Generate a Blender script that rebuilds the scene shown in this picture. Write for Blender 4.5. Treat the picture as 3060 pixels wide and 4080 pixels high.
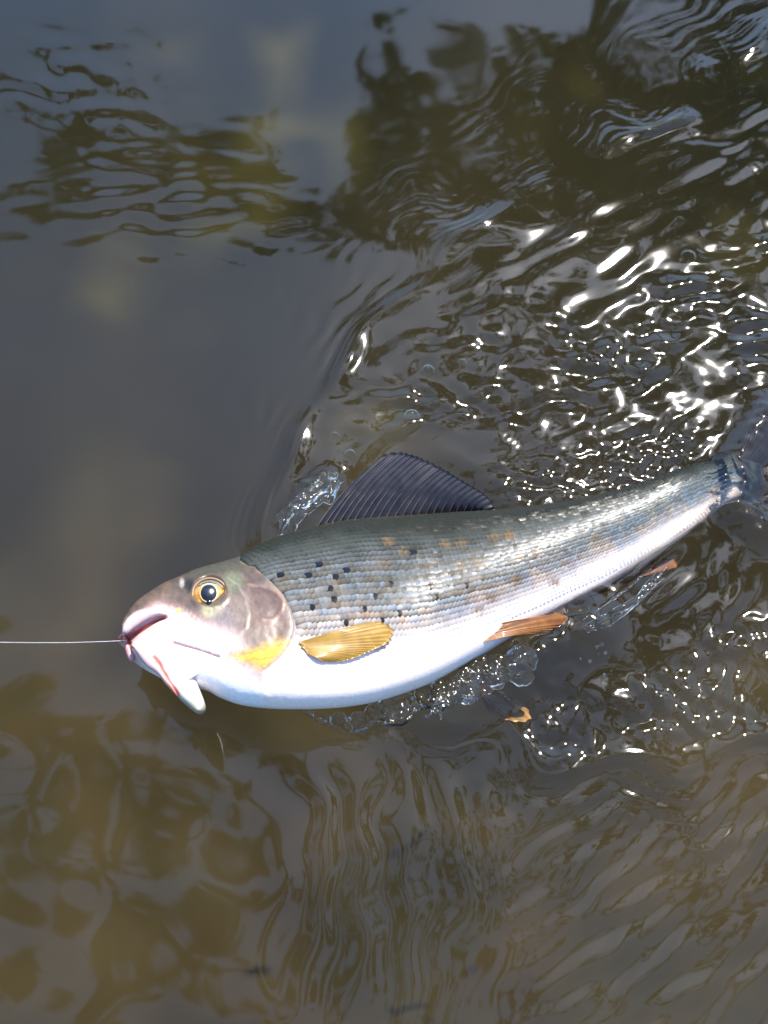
import bpy, bmesh, math, random
import numpy as np
from mathutils import Vector, Matrix

random.seed(7)
rng = np.random.default_rng(11)
for o in list(bpy.data.objects):
    bpy.data.objects.remove(o)
SC = bpy.context.scene
COL = SC.collection
R = math.radians

# ------------------------------------------------------------------ camera
W, H = 3060.0, 4080.0                    # pixel units of the photograph, used for measuring only
HF = R(36.0)
PITCH = R(62.0)                          # looking down
DIST = 0.66
TX = math.tan(HF / 2); TY = TX * H / W
FWD = np.array([0, math.cos(PITCH), -math.sin(PITCH)])
UPV = np.array([0, math.sin(PITCH), math.cos(PITCH)])
RGT = np.array([1.0, 0, 0])
CAM = -FWD * DIST
cd = bpy.data.cameras.new('camera')
cam = bpy.data.objects.new('camera', cd)
COL.objects.link(cam)
cam.location = CAM
cam.rotation_euler = (math.pi / 2 - PITCH, 0, 0)
cd.sensor_fit = 'HORIZONTAL'
cd.sensor_width = 36.0
cd.lens = 18.0 / TX
cd.clip_start = 0.02
cd.clip_end = 500
cd.dof.use_dof = True
cd.dof.focus_distance = 0.63
cd.dof.aperture_fstop = 16.0
SC.camera = cam

# ------------------------------------------------------------------ world, sun, exposure
SUN = np.array([0.246, 0.544, 0.802]); SUN /= np.linalg.norm(SUN)
el = math.asin(SUN[2]); az = math.atan2(SUN[0], SUN[1])
wd = bpy.data.worlds.new('World'); SC.world = wd; wd.use_nodes = True
nt = wd.node_tree; nt.nodes.clear()
sky = nt.nodes.new('ShaderNodeTexSky'); sky.sky_type = 'NISHITA'; sky.sun_disc = False
sky.sun_elevation = el; sky.sun_rotation = az
sky.air_density = 1.5; sky.dust_density = 1.2; sky.ozone_density = 9.0
bg = nt.nodes.new('ShaderNodeBackground'); bg.inputs['Strength'].default_value = 0.15
wo = nt.nodes.new('ShaderNodeOutputWorld')
nt.links.new(sky.outputs[0], bg.inputs['Color']); nt.links.new(bg.outputs[0], wo.inputs['Surface'])
sd = bpy.data.lights.new('sun', 'SUN'); sd.energy = 4.5; sd.angle = R(0.53); sd.color = (1.0, 0.95, 0.88)
so = bpy.data.objects.new('sun', sd); COL.objects.link(so)
so.rotation_euler = Vector(SUN).to_track_quat('Z', 'Y').to_euler()
so.location = (1, 3, 6)
SC.view_settings.view_transform = 'Standard'; SC.view_settings.look = 'None'
SC.view_settings.exposure = 1.2; SC.view_settings.gamma = 1.0
try: SC.view_settings.use_curve_mapping = False
except Exception: pass
SC.cycles.max_bounces = 7; SC.cycles.transparent_max_bounces = 16
SC.cycles.volume_bounces = 0; SC.cycles.transmission_bounces = 8
SC.cycles.caustics_reflective = False; SC.cycles.caustics_refractive = False
SC.cycles.sample_clamp_indirect = 4.0
SC.cycles.use_denoising = True

# ------------------------------------------------------------------ measuring helpers
def ray(px, py):
    px = np.asarray(px, float); py = np.asarray(py, float)
    nx = (px - W / 2) / (W / 2) * TX; ny = -(py - H / 2) / (H / 2) * TY
    return nx[..., None] * RGT + ny[..., None] * UPV + FWD
def at(px, py, z=0.0):
    d = ray(px, py); z = np.asarray(z, float)
    k = (z - CAM[2]) / d[..., 2]
    return CAM + d * k[..., None]
def proj(P):
    q = P - CAM
    zz = q @ FWD
    return (q @ RGT) / zz / TX * (W / 2) + W / 2, -(q @ UPV) / zz / TY * (H / 2) + H / 2
def smooth(a, b, x):
    t = np.clip((x - a) / (b - a), 0, 1); return t * t * (3 - 2 * t)
def spline(keys, vals, t):
    """monotone-ish cubic (Catmull-Rom tangents) through keys"""
    keys = np.asarray(keys, float); vals = np.asarray(vals, float)
    if vals.ndim == 1: vals = vals[:, None]; flat = True
    else: flat = False
    m = np.zeros_like(vals)
    m[1:-1] = (vals[2:] - vals[:-2]) / (keys[2:] - keys[:-2])[:, None]
    m[0] = (vals[1] - vals[0]) / (keys[1] - keys[0]); m[-1] = (vals[-1] - vals[-2]) / (keys[-1] - keys[-2])
    i = np.clip(np.searchsorted(keys, t, side='right') - 1, 0, len(keys) - 2)
    h = keys[i + 1] - keys[i]; s = ((t - keys[i]) / h)[:, None]; h = h[:, None]
    r = ((2*s**3 - 3*s**2 + 1) * vals[i] + (s**3 - 2*s**2 + s) * h * m[i]
         + (-2*s**3 + 3*s**2) * vals[i + 1] + (s**3 - s**2) * h * m[i + 1])
    return r[:, 0] if flat else r
def resample(pts, n):
    pts = np.asarray(pts, float)
    k = np.concatenate([[0], np.cumsum(np.linalg.norm(np.diff(pts, axis=0), axis=1))])
    return spline(k, pts, np.linspace(0, k[-1], n))
def seg_dist(x, y, poly, closed=False):
    """distance to a polyline, and (when closed) signed with negative inside"""
    poly = np.asarray(poly, float)
    n = len(poly); best = np.full(x.shape, 1e18); inside = np.zeros(x.shape, bool)
    for i in range(n if closed else n - 1):
        a = poly[i]; b = poly[(i + 1) % n]; d = b - a
        k = np.clip(((x - a[0]) * d[0] + (y - a[1]) * d[1]) / (d @ d + 1e-12), 0, 1)
        best = np.minimum(best, (x - a[0] - k * d[0])**2 + (y - a[1] - k * d[1])**2)
        if closed:
            c = ((a[1] > y) != (b[1] > y)) & (x < (b[0] - a[0]) * (y - a[1]) / ((b[1] - a[1]) or 1e-9) + a[0])
            inside ^= c
    best = np.sqrt(best)
    return np.where(inside, -best, best) if closed else best
class GRF:
    """smooth random field: a sum of random sine waves of wavelengths l0..l1, unit rms slope or height"""
    def __init__(s, l0, l1, n=40, seed=0, ang=None, spread=math.pi):
        g = np.random.default_rng(seed)
        lam = np.exp(g.uniform(math.log(l0), math.log(l1), n))
        a = g.uniform(0, 2 * math.pi, n) if ang is None else ang + g.normal(0, spread, n)
        s.k = 2 * math.pi / lam; s.kx = s.k * np.cos(a); s.ky = s.k * np.sin(a); s.p = g.uniform(0, 2 * math.pi, n)
        s.n = n
    def height(s, x, y):
        r = np.zeros(np.shape(x))
        for i in range(s.n): r = r + np.sin(s.kx[i] * x + s.ky[i] * y + s.p[i])
        return r * math.sqrt(2 / s.n)
    def slope(s, x, y):       # every wave has the same slope: rms slope 1
        r = np.zeros(np.shape(x))
        for i in range(s.n): r = r + np.sin(s.kx[i] * x + s.ky[i] * y + s.p[i]) / s.k[i]
        return r * math.sqrt(2 / s.n)

# ------------------------------------------------------------------ object helpers
def mesh_np(name, V, quads, smooth_=True):
    me = bpy.data.meshes.new(name)
    V = np.ascontiguousarray(V, dtype=np.float32).reshape(-1, 3)
    quads = np.ascontiguousarray(quads, dtype=np.int32)
    nq, k = quads.shape
    me.vertices.add(len(V)); me.vertices.foreach_set('co', V.ravel())
    me.loops.add(nq * k); me.loops.foreach_set('vertex_index', quads.ravel())
    me.polygons.add(nq); me.polygons.foreach_set('loop_start', np.arange(0, nq * k, k, dtype=np.int32))
    me.polygons.foreach_set('loop_total', np.full(nq, k, dtype=np.int32))
    me.update(calc_edges=True)
    me.polygons.foreach_set('use_smooth', np.full(nq, smooth_))
    return me
def set_col(me, rgb, name='col'):
    a = me.color_attributes.new(name, 'FLOAT_COLOR', 'POINT')
    c = np.ones((len(rgb), 4), np.float32); c[:, :3] = rgb
    a.data.foreach_set('color', c.ravel())
def set_f(me, f, name):
    a = me.attributes.new(name, 'FLOAT', 'POINT'); a.data.foreach_set('value', np.asarray(f, np.float32))
def obj(name, me, mat=None, parent=None):
    o = bpy.data.objects.new(name, me); COL.objects.link(o)
    if mat is not None and me is not None:
        if not me.materials: me.materials.append(mat)
    if parent is not None: o.parent = parent
    return o
def tag(o, label=None, cat=None, group=None, kind=None):
    if label: o['label'] = label
    if cat: o['category'] = cat
    if group: o['group'] = group
    if kind: o['kind'] = kind
    return o
def empty(name, loc=(0, 0, 0)):
    o = bpy.data.objects.new(name, None); COL.objects.link(o); o.location = loc; o.empty_display_size = 0.02
    return o
def grid_quads(nu, nv, off=0, wrap=False):
    i, j = np.meshgrid(np.arange(nu - 1), np.arange(nv if wrap else nv - 1), indexing='ij')
    j2 = (j + 1) % nv
    return (np.stack([i * nv + j, i * nv + j2, (i + 1) * nv + j2, (i + 1) * nv + j], -1).reshape(-1, 4) + off)
def tube(path, rad, n=6):
    """tapered tube along a path -> V, quads"""
    P = np.asarray(path, float); rad = np.broadcast_to(np.asarray(rad, float), (len(P),))
    T = np.gradient(P, axis=0); T /= np.linalg.norm(T, axis=1)[:, None] + 1e-12
    ref = np.array([0, 0, 1.0]) if abs(T[:, 2]).mean() < 0.9 else np.array([1.0, 0, 0])
    A = np.cross(T, ref); A /= np.linalg.norm(A, axis=1)[:, None] + 1e-12
    B = np.cross(T, A)
    th = np.arange(n) * 2 * math.pi / n
    V = P[:, None] + rad[:, None, None] * (np.cos(th)[None, :, None] * A[:, None] + np.sin(th)[None, :, None] * B[:, None])
    return V.reshape(-1, 3), grid_quads(len(P), n, 0, True)

# ------------------------------------------------------------------ materials
def mat(name):
    m = bpy.data.materials.new(name); m.use_nodes = True
    n = m.node_tree; n.nodes.clear()
    return m, n, n.nodes.new('ShaderNodeOutputMaterial')
def node(n, kind, **kw):
    x = n.nodes.new('ShaderNode' + kind)
    for k, v in kw.items():
        if k in x.inputs: x.inputs[k].default_value = v
        else: setattr(x, k, v)
    return x
def ramp(n, fac, stops):
    r = n.nodes.new('ShaderNodeValToRGB'); n.links.new(fac, r.inputs[0])
    e = r.color_ramp.elements
    while len(e) < len(stops): e.new(0.5)
    for i, (p, c) in enumerate(stops):
        e[i].position = p; e[i].color = (*c, 1) if len(c) == 3 else c
    return r.outputs[0]

def water_material():
    m, n, out = mat('river_water')
    L = n.links.new
    fr = node(n, 'Fresnel', IOR=1.43)
    tr = node(n, 'BsdfTransparent'); tr.inputs[0].default_value = (0.97, 0.98, 0.96, 1)
    gl = node(n, 'BsdfGlossy', Roughness=0.042); gl.inputs[0].default_value = (1, 1, 1, 1)
    mx = node(n, 'MixShader'); L(fr.outputs[0], mx.inputs[0]); L(tr.outputs[0], mx.inputs[1]); L(gl.outputs[0], mx.inputs[2])
    L(mx.outputs[0], out.inputs['Surface'])
    sca = node(n, 'VolumeScatter', Density=0.30, Anisotropy=0.0); sca.inputs['Color'].default_value = (0.62, 0.49, 0.27, 1)
    ab = node(n, 'VolumeAbsorption', Density=1.5); ab.inputs['Color'].default_value = (0.50, 0.44, 0.22, 1)
    ad = node(n, 'AddShader'); L(sca.outputs[0], ad.inputs[0]); L(ab.outputs[0], ad.inputs[1])
    L(ad.outputs[0], out.inputs['Volume'])
    return m
def splash_material():
    m, n, out = mat('clear_splash_water')
    L = n.links.new
    fr = node(n, 'Fresnel', IOR=1.33)
    tr = node(n, 'BsdfTransparent'); tr.inputs[0].default_value = (0.98, 0.98, 0.97, 1)
    rf = node(n, 'BsdfRefraction', Roughness=0.0, IOR=1.33)
    gl = node(n, 'BsdfGlossy', Roughness=0.10)
    m1 = node(n, 'MixShader'); m1.inputs[0].default_value = 0.75
    L(tr.outputs[0], m1.inputs[1]); L(rf.outputs[0], m1.inputs[2])
    m2 = node(n, 'MixShader'); L(fr.outputs[0], m2.inputs[0]); L(m1.outputs[0], m2.inputs[1]); L(gl.outputs[0], m2.inputs[2])
    L(m2.outputs[0], out.inputs['Surface'])
    return m
def bed_material():
    m, n, out = mat('riverbed_silt_and_algae')
    L = n.links.new
    tc = node(n, 'TexCoord')
    n1 = node(n, 'TexNoise', Scale=6.0, Detail=3.0, Roughness=0.5); L(tc.outputs['Object'], n1.inputs['Vector'])
    c1 = ramp(n, n1.outputs[0], [(0.34, (0.016, 0.014, 0.007)), (0.46, (0.028, 0.024, 0.011)), (0.58, (0.050, 0.034, 0.016)), (0.70, (0.065, 0.050, 0.027))])
    vo = node(n, 'TexVoronoi', Scale=22.0); L(tc.outputs['Object'], vo.inputs['Vector'])
    c2 = ramp(n, vo.outputs['Color'], [(0.0, (0.55, 0.55, 0.5)), (1.0, (1.4, 1.3, 1.15))])
    mm = node(n, 'MixRGB', blend_type='MULTIPLY'); mm.inputs[0].default_value = 0.0
    L(c1, mm.inputs[1]); L(c2, mm.inputs[2])
    sx = node(n, 'SeparateXYZ'); L(tc.outputs['Object'], sx.inputs[0])
    mr = node(n, 'MapRange'); L(sx.outputs[1], mr.inputs[0]); mr.inputs[1].default_value = 0.30; mr.inputs[2].default_value = 0.75
    n3 = node(n, 'TexNoise', Scale=5.0, Detail=3.0); L(tc.outputs['Object'], n3.inputs['Vector'])
    al = ramp(n, n3.outputs[0], [(0.35, (0.092, 0.085, 0.019)), (0.65, (0.115, 0.104, 0.024))])
    ma = node(n, 'MixRGB'); L(mr.outputs[0], ma.inputs[0]); L(mm.outputs[0], ma.inputs[1]); L(al, ma.inputs[2])
    mm = ma
    b = node(n, 'BsdfPrincipled', Roughness=0.9); L(mm.outputs[0], b.inputs['Base Color'])
    L(b.outputs[0], out.inputs['Surface'])
    return m
def skin_material(name, rough=0.3, spec=0.5, sss=0.0, coat=0.35, bump=0.0, bscale=900):
    m, n, out = mat(name)
    L = n.links.new
    at_ = node(n, 'VertexColor', layer_name='col')
    tc = node(n, 'TexCoord')
    nz = node(n, 'TexNoise', Scale=bscale, Detail=3.0); L(tc.outputs['Object'], nz.inputs['Vector'])
    v = ramp(n, nz.outputs[0], [(0.3, (0.75,) * 3), (0.7, (1.2,) * 3)])
    oi = node(n, 'ObjectInfo')
    mo = node(n, 'MixRGB', blend_type='MULTIPLY'); mo.inputs[0].default_value = 1.0
    L(at_.outputs[0], mo.inputs[1]); L(oi.outputs['Color'], mo.inputs[2])
    mm = node(n, 'MixRGB', blend_type='MULTIPLY'); mm.inputs[0].default_value = 0.35
    L(mo.outputs[0], mm.inputs[1]); L(v, mm.inputs[2])
    b = node(n, 'BsdfPrincipled', Roughness=rough)
    L(mm.outputs[0], b.inputs['Base Color'])
    b.inputs['Specular IOR Level'].default_value = spec
    b.inputs['Coat Weight'].default_value = coat; b.inputs['Coat Roughness'].default_value = 0.15; b.inputs['Coat IOR'].default_value = 1.36
    if sss:
        b.inputs['Subsurface Weight'].default_value = sss; b.inputs['Subsurface Radius'].default_value = (1.0, 0.4, 0.25)
        b.inputs['Subsurface Scale'].default_value = 0.003
    if bump:
        bp = node(n, 'Bump', Strength=bump, Distance=0.0006); L(nz.outputs[0], bp.inputs['Height']); L(bp.outputs[0], b.inputs['Normal'])
    L(b.outputs[0], out.inputs['Surface'])
    return m
def fin_material(name, c0, c1, trans=0.35, coat=0.6, alpha=1.0, rough=0.35):
    m, n, out = mat(name)
    L = n.links.new
    tc = node(n, 'TexCoord')
    nz = node(n, 'TexNoise', Scale=160.0, Detail=5.0); L(tc.outputs['Object'], nz.inputs['Vector'])
    c = ramp(n, nz.outputs[0], [(0.3, c0), (0.7, c1)])
    b = node(n, 'BsdfPrincipled', Roughness=rough); L(c, b.inputs['Base Color']); b.inputs['Specular IOR Level'].default_value = 0.2
    b.inputs['Coat Weight'].default_value = coat; b.inputs['Coat Roughness'].default_value = 0.06; b.inputs['Coat IOR'].default_value = 1.4
    t = node(n, 'BsdfTranslucent'); L(c, t.inputs[0])
    mx = node(n, 'MixShader'); mx.inputs[0].default_value = trans
    L(b.outputs[0], mx.inputs[1]); L(t.outputs[0], mx.inputs[2])
    last = mx.outputs[0]
    if alpha < 1:
        tp = node(n, 'BsdfTransparent'); m2 = node(n, 'MixShader'); m2.inputs[0].default_value = alpha
        L(tp.outputs[0], m2.inputs[1]); L(last, m2.inputs[2]); last = m2.outputs[0]
    L(last, out.inputs['Surface'])
    return m
def simple(name, c, rough=0.5, coat=0.0, noise=None, spec=0.5):
    m, n, out = mat(name)
    b = node(n, 'BsdfPrincipled', Roughness=rough); b.inputs['Base Color'].default_value = (*c, 1)
    b.inputs['Coat Weight'].default_value = coat; b.inputs['Coat Roughness'].default_value = 0.03
    b.inputs['Specular IOR Level'].default_value = spec
    if noise:
        tc = node(n, 'TexCoord'); nz = node(n, 'TexNoise', Scale=noise[0], Detail=4.0)
        n.links.new(tc.outputs['Object'], nz.inputs['Vector'])
        n.links.new(ramp(n, nz.outputs[0], [(0.3, c), (0.7, noise[1])]), b.inputs['Base Color'])
    n.links.new(b.outputs[0], out.inputs['Surface'])
    return m

M_WATER = water_material(); M_SPLASH = splash_material(); M_BED = bed_material()
M_BODY = skin_material('wet_fish_skin', 0.38, 0.4, 0.15, 0.22, 0.12, 700)
M_SCALE = skin_material('silvery_scale', 0.30, 0.09, 0.0, 0.04, 0.0, 1200)

# ------------------------------------------------------------------ FISH body frame
# dorsal (T) and ventral (B) outline stations, in photo pixels
ST = np.array([
 # Tx   Ty    Bx    By    width   z     roll
 [490, 2520,  497, 2585, 0.0035, 0.0300, 18],
 [497, 2476,  518, 2628, 0.0085, 0.0300, 18],
 [541, 2410,  570, 2668, 0.0125, 0.0300, 18],
 [590, 2367,  635, 2700, 0.0145, 0.0300, 19],
 [644, 2332,  700, 2722, 0.0160, 0.0290, 20],
 [715, 2302,  770, 2738, 0.0175, 0.0280, 21],
 [800, 2268,  835, 2757, 0.0190, 0.0270, 22],
 [890, 2245,  885, 2785, 0.0205, 0.0260, 22],
 [990, 2214,  955, 2810, 0.0218, 0.0250, 22],
 [1116, 2155, 1060, 2824, 0.0228, 0.0230, 22],
 [1250, 2118, 1200, 2828, 0.0234, 0.0200, 21],
 [1400, 2086, 1350, 2822, 0.0236, 0.0160, 20],
 [1600, 2070, 1510, 2796, 0.0232, 0.0120, 17],
 [1800, 2055, 1680, 2740, 0.0222, 0.0060, 13],
 [1980, 2042, 1850, 2655, 0.0205, 0.0020, 8],
 [2150, 2022, 2020, 2560, 0.0182, -0.0015, 4],
 [2300, 1998, 2180, 2470, 0.0160, -0.0040, 0],
 [2450, 1962, 2340, 2385, 0.0138, -0.0045, -4],
 [2600, 1915, 2500, 2290, 0.0116, -0.0045, -6],
 [2720, 1868, 2640, 2198, 0.0098, -0.0040, -6],
 [2810, 1836, 2770, 2105, 0.0085, -0.0060, -6],
 [2890, 1805, 2880, 2015, 0.0065, -0.0110, -6],
 [2960, 1828, 2950, 1985, 0.0046, -0.0170, -6],
 [3030, 1850, 3020, 1950, 0.0012, -0.0260, -6],
])
KT = np.arange(len(ST), dtype=float)
def stations(t):
    t = np.atleast_1d(np.asarray(t, float))
    v = spline(KT, ST, t)
    return v
def frame(t):
    v = stations(t); z = v[:, 5]; roll = np.radians(v[:, 6])
    T = at(v[:, 0], v[:, 1], z); B = at(v[:, 2], v[:, 3], z)
    h = np.linalg.norm(T - B, axis=1) / 2
    dz = h * np.sin(roll)
    T = at(v[:, 0], v[:, 1], z - dz); B = at(v[:, 2], v[:, 3], z + dz)
    C = (T + B) / 2; hv = (T - B) / 2; h0 = np.linalg.norm(hv, axis=1); hv = hv / h0[:, None]
    vd = C - CAM; vd /= np.linalg.norm(vd, axis=1)[:, None]
    ca = np.abs((hv * vd).sum(1)); sa = np.sqrt(1 - ca**2); w = v[:, 4]
    hh = np.sqrt(np.maximum((h0 * sa)**2 - (w * ca)**2, (0.35 * h0 * sa)**2)) / sa
    return C, hv, hh, w
_tt = np.linspace(0, len(ST) - 1, 600)
_C = frame(_tt)[0]
_arc = np.concatenate([[0], np.cumsum(np.linalg.norm(np.diff(_C, axis=0), axis=1))])
def body(t, th, off=0.0):
    """surface point for axial station t and angle th (0 dorsal edge, pi/2 flank facing up, pi belly edge)"""
    t = np.asarray(t, float)
    C, hv, hh, w = frame(t)
    C2 = frame(np.minimum(t + 0.02, len(ST) - 1))[0]; C1 = frame(np.maximum(t - 0.02, 0))[0]
    ax = C2 - C1; ax /= np.linalg.norm(ax, axis=1)[:, None] + 1e-12
    n = np.cross(ax, hv); n /= np.linalg.norm(n, axis=1)[:, None]; n *= np.sign(n[:, 2])[:, None]
    c = np.cos(th); s = np.sin(th)
    # a slightly slab-sided section
    s = np.sign(s) * np.abs(s)**0.9
    P = C + hv * (hh * c)[:, None] + n * (w * s)[:, None]
    N = hv * (c / hh)[:, None] + n * (s / w)[:, None]; N /= np.linalg.norm(N, axis=1)[:, None]
    return P + N * np.asarray(off)[..., None] if np.ndim(off) else P + N * off, N, ax

# head features, in photo pixels
def Z1(*pts): return [(400 + x * 0.5425, 2150 + y * 0.5425) for x, y in pts]
GILL = Z1((1040, 165), (1130, 205), (1230, 290), (1340, 400), (1400, 520), (1425, 620), (1415, 700), (1390, 765), (1330, 860), (1200, 965))
PREOP = Z1((930, 280), (1010, 335), (1065, 430), (1085, 540), (1070, 640), (1000, 720))
SUBOP = Z1((1085, 330), (1180, 345), (1290, 385), (1345, 450), (1330, 530), (1270, 590), (1190, 590))
MOUTH = Z1((150, 705), (195, 692), (250, 665), (310, 630), (370, 598), (430, 570), (490, 560), (478, 576), (430, 594), (390, 616), (320, 664), (270, 702), (225, 745), (240, 800), (200, 800), (172, 760))
MOUTHLINE = Z1((190, 735), (250, 690), (330, 637), (400, 595), (480, 566))
YELLOW = Z1((960, 850), (1100, 800), (1300, 735), (1400, 735), (1370, 810), (1280, 910), (1190, 965), (1120, 930), (1030, 890))
MAXI = Z1((500, 575), (560, 590), (620, 650), (640, 720), (590, 790), (500, 800), (400, 800), (290, 770))
CREASE = Z1((540, 760), (640, 785), (760, 820), (870, 860))
EYE = Z1((805, 382))[0]; EYE_R = (62.0, 58.0)
LACHR = Z1((430, 470), (520, 480), (640, 500), (740, 490))
WHITE = Z1((120, 700), (230, 600), (420, 500), (520, 520), (600, 540), (700, 600), (800, 640), (900, 660), (1000, 700), (1060, 790), (960, 850), (1030, 890), (1120, 930), (1190, 965), (1290, 910), (1400, 790), (1480, 780), (1640, 930), (1700, 1400), (300, 1400), (100, 900))
g1 = GRF(30, 120, 40, 3); g2 = GRF(10, 30, 40, 4); g3 = GRF(60, 300, 30, 5); g4 = GRF(14, 60, 40, 6)

SPOTS = [(1000 + x * .663, 1700 + y * .663) for x, y in [(195, 895), (345, 890), (420, 830), (585, 865), (518, 920), (480, 985), (488, 1058), (368, 1078), (820, 938), (752, 1020), (663, 1108), (768, 1152), (888, 1140), (980, 745), (1060, 960), (1108, 1020), (1300, 970), (562, 1180)]]
BROWNS = [(1000 + x * .663, 1700 + y * .663) for x, y in [(790, 830), (1245, 845), (1350, 830), (905, 755), (1160, 715), (1250, 710), (1450, 670), (1570, 925), (1425, 1030), (1350, 1100), (820, 700), (1220, 1000), (1540, 660), (1600, 790)]] + [(2000 + x * .639, 1700 + y * .639) for x, y in [(190, 805), (100, 820), (570, 700), (30, 690), (310, 970), (70, 960)]]

def mix(a, b, f):
    f = np.asarray(f)[..., None]; return np.asarray(a) * (1 - f) + np.asarray(b) * f

def flank_colour(px, py, q, row=None):
    """the fish's own skin colours. q = 0 at the back, 1 at the belly"""
    n = g1.height(px, py); n2 = g2.height(px, py); n3 = g3.height(px, py)
    x = (px - 1100) / 1700.0                      # 0 behind the gill cover .. 1 at the tail
    qq = q + 0.012 * n3 - 0.06 * np.exp(-((x - 0.42) / 0.28)**2)
    c = mix((0.012, 0.013, 0.009), (0.034, 0.037, 0.032), smooth(0.0, 0.10, qq))
    c = mix(c, (0.082, 0.090, 0.093), smooth(0.08, 0.22, qq))
    c = mix(c, (0.120, 0.132, 0.142), smooth(0.22, 0.42, qq))
    c = mix(c, (0.34, 0.305, 0.295), smooth(0.40, 0.61, qq + 0.05 * x))
    c = mix(c, (0.86, 0.71, 0.64), smooth(0.56, 0.74, qq + 0.04 * x))
    # warm and cool patches of the flank
    mid = smooth(0.10, 0.3, qq) * (1 - smooth(0.5, 0.66, qq))
    c = c * (1 + 0.07 * (mid * n)[:, None])
    c = mix(c, c * np.array([1.08, 0.98, 0.88]), mid * smooth(0.2, 1.4, n3 + 0.4 * n))
    c = mix(c, c * np.array([0.92, 1.0, 1.08]), mid * smooth(0.2, 1.4, -n3 + 0.4 * n))
    c = mix(c, c * np.array([0.88, 1.0, 1.04]), mid * smooth(0.55, 0.95, x) * 0.8)
    c = mix(c, (0.022, 0.018, 0.022), smooth(2905, 2985, px))
    return np.clip(c, 0.008, 0.9)

def head_colour(px, py, c):
    n = g1.height(px, py); n2 = g2.height(px, py); n3 = g4.height(px, py)
    dg = seg_dist(px, py, GILL)
    # region of the head: left of the gill line
    gx = np.interp(py, [p[1] for p in GILL], [p[0] for p in GILL], left=GILL[0][0] - 60, right=GILL[-1][0])
    gx = np.where(py < GILL[0][1], GILL[0][0] - (GILL[0][1] - py) * 0.3, gx)
    hd = smooth(6, -6, px - gx)
    top = np.interp(px, ST[:, 0], ST[:, 1])
    d = (py - top)
    k = np.clip(mix((0.11, 0.068, 0.045), (0.075, 0.050, 0.038), smooth(-1, 1, n)), 0.01, 1)      # brown crown
    k = mix(k, (0.05, 0.045, 0.032), smooth(80, 10, d) * smooth(640, 800, px))
    k = mix(k, (0.165, 0.120, 0.095), smooth(110, 170, d) * smooth(720, 860, px))                # grey cheek
    k = mix(k, (0.32, 0.18, 0.155), smooth(20, 90, d) * smooth(720, 560, px))
    op = smooth(10, -12, seg_dist(px, py, Z1((1085, 330), (1180, 345), (1290, 385), (1345, 450), (1390, 600), (1395, 720), (1200, 760), (1090, 640), (1095, 450)), True))
    k = mix(k, (0.135, 0.085, 0.062), op)
    op2 = smooth(8, -8, seg_dist(px, py, Z1((1085, 330), (1180, 345), (1290, 385), (1345, 450), (1330, 530), (1270, 590), (1190, 590), (1140, 480)), True))
    k = mix(k, (0.10, 0.058, 0.045), op2)
    gr = smooth(60, 20, np.hypot(px - (400 + 970 * .5425), (py - (2150 + 310 * .5425))))
    k = mix(k, (0.12, 0.13, 0.075), gr * 0.8)
    gr = smooth(44, 12, np.hypot((px - 845) / 1.4, py - 2432))
    k = mix(k, (0.36, 0.33, 0.18), gr * 0.9)
    gr = smooth(75, 25, np.hypot(px - (400 + 900 * .5425), (py - (2150 + 590 * .5425))))
    k = mix(k, (0.175, 0.145, 0.145), gr * 0.7)
    k = k * (0.94 * (1 + 0.07 * n3 + 0.04 * n2))[:, None]
    # pale lower head
    wd_ = seg_dist(px, py, WHITE, True) + 4 * n3 + 2 * n2
    wh = smooth(42, -52, wd_)
    pale = mix((0.62, 0.46, 0.43), (0.80, 0.76, 0.73), smooth(-20, -110, wd_))
    k = mix(k, pale, wh)
    # pinkish jaw area
    pk = smooth(170, 20, seg_dist(px, py, Z1((230, 800), (380, 690), (520, 600), (640, 590)))) * wh
    k = mix(k, (0.60, 0.37, 0.34), pk * 0.9)
    # upper lip: grey-white band above the mouth line
    ul = smooth(26, 8, seg_dist(px, py, Z1((190, 660), (250, 600), (340, 555), (430, 530))))
    k = mix(k, (0.45, 0.38, 0.38), ul * 0.9)
    yl = 0.85 * smooth(20, -34, seg_dist(px, py, YELLOW, True) + 5 * n3)
    k = mix(k, mix((0.62, 0.36, 0.02), (0.80, 0.60, 0.05), smooth(990, 930, px + 6 * n)), yl)
    st = yl * smooth(0.45, 0.9, np.sin((py * 0.95 + px * 0.22) / 5.2 + 0.6 * n))
    k = mix(k, (0.24, 0.11, 0.02), st * 0.6)
    # bone lines
    for L_, a, col_ in ((GILL, 0.30, (0.30, 0.20, 0.13)), (PREOP, 0.3, (0.3, 0.24, 0.18)), (SUBOP, 0.45, (0.30, 0.17, 0.11))):
        dd = seg_dist(px, py, L_); k = mix(k, col_, a * smooth(7, 1.5, np.abs(dd + 1.5 * n)))
    cr = smooth(9, 2, seg_dist(px, py, CREASE) + 2 * n2); k = mix(k, (0.46, 0.20, 0.17), cr * 0.6)
    cr = smooth(22, 4, np.hypot((px - 822) / 1.5, py - 2610)); k = mix(k, (0.5, 0.2, 0.14), cr * 0.5)
    mo = smooth(7, -5, seg_dist(px, py, MOUTH, True)); k = mix(k, (0.30, 0.055, 0.04), mo)
    mo = smooth(9, 3, seg_dist(px, py, MOUTHLINE)); k = mix(k, (0.20, 0.035, 0.026), mo * 0.7)
    # dark in front of the eye, yellow fleck, nostril
    k = mix(k, (0.012, 0.010, 0.010), smooth(30, 8, np.hypot((px - 752) / 1.0, (py - 2330) / 1.5)))
    k = mix(k, (0.34, 0.28, 0.27), smooth(15, 5, np.hypot(px - 724, (py - 2322) / 1.8)) * 0.7)
    k = mix(k, (0.70, 0.42, 0.10), smooth(14, 7, np.hypot(px - 710, py - 2433)))
    ey = np.hypot((px - EYE[0]) / EYE_R[0], (py - EYE[1]) / EYE_R[1])
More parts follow.
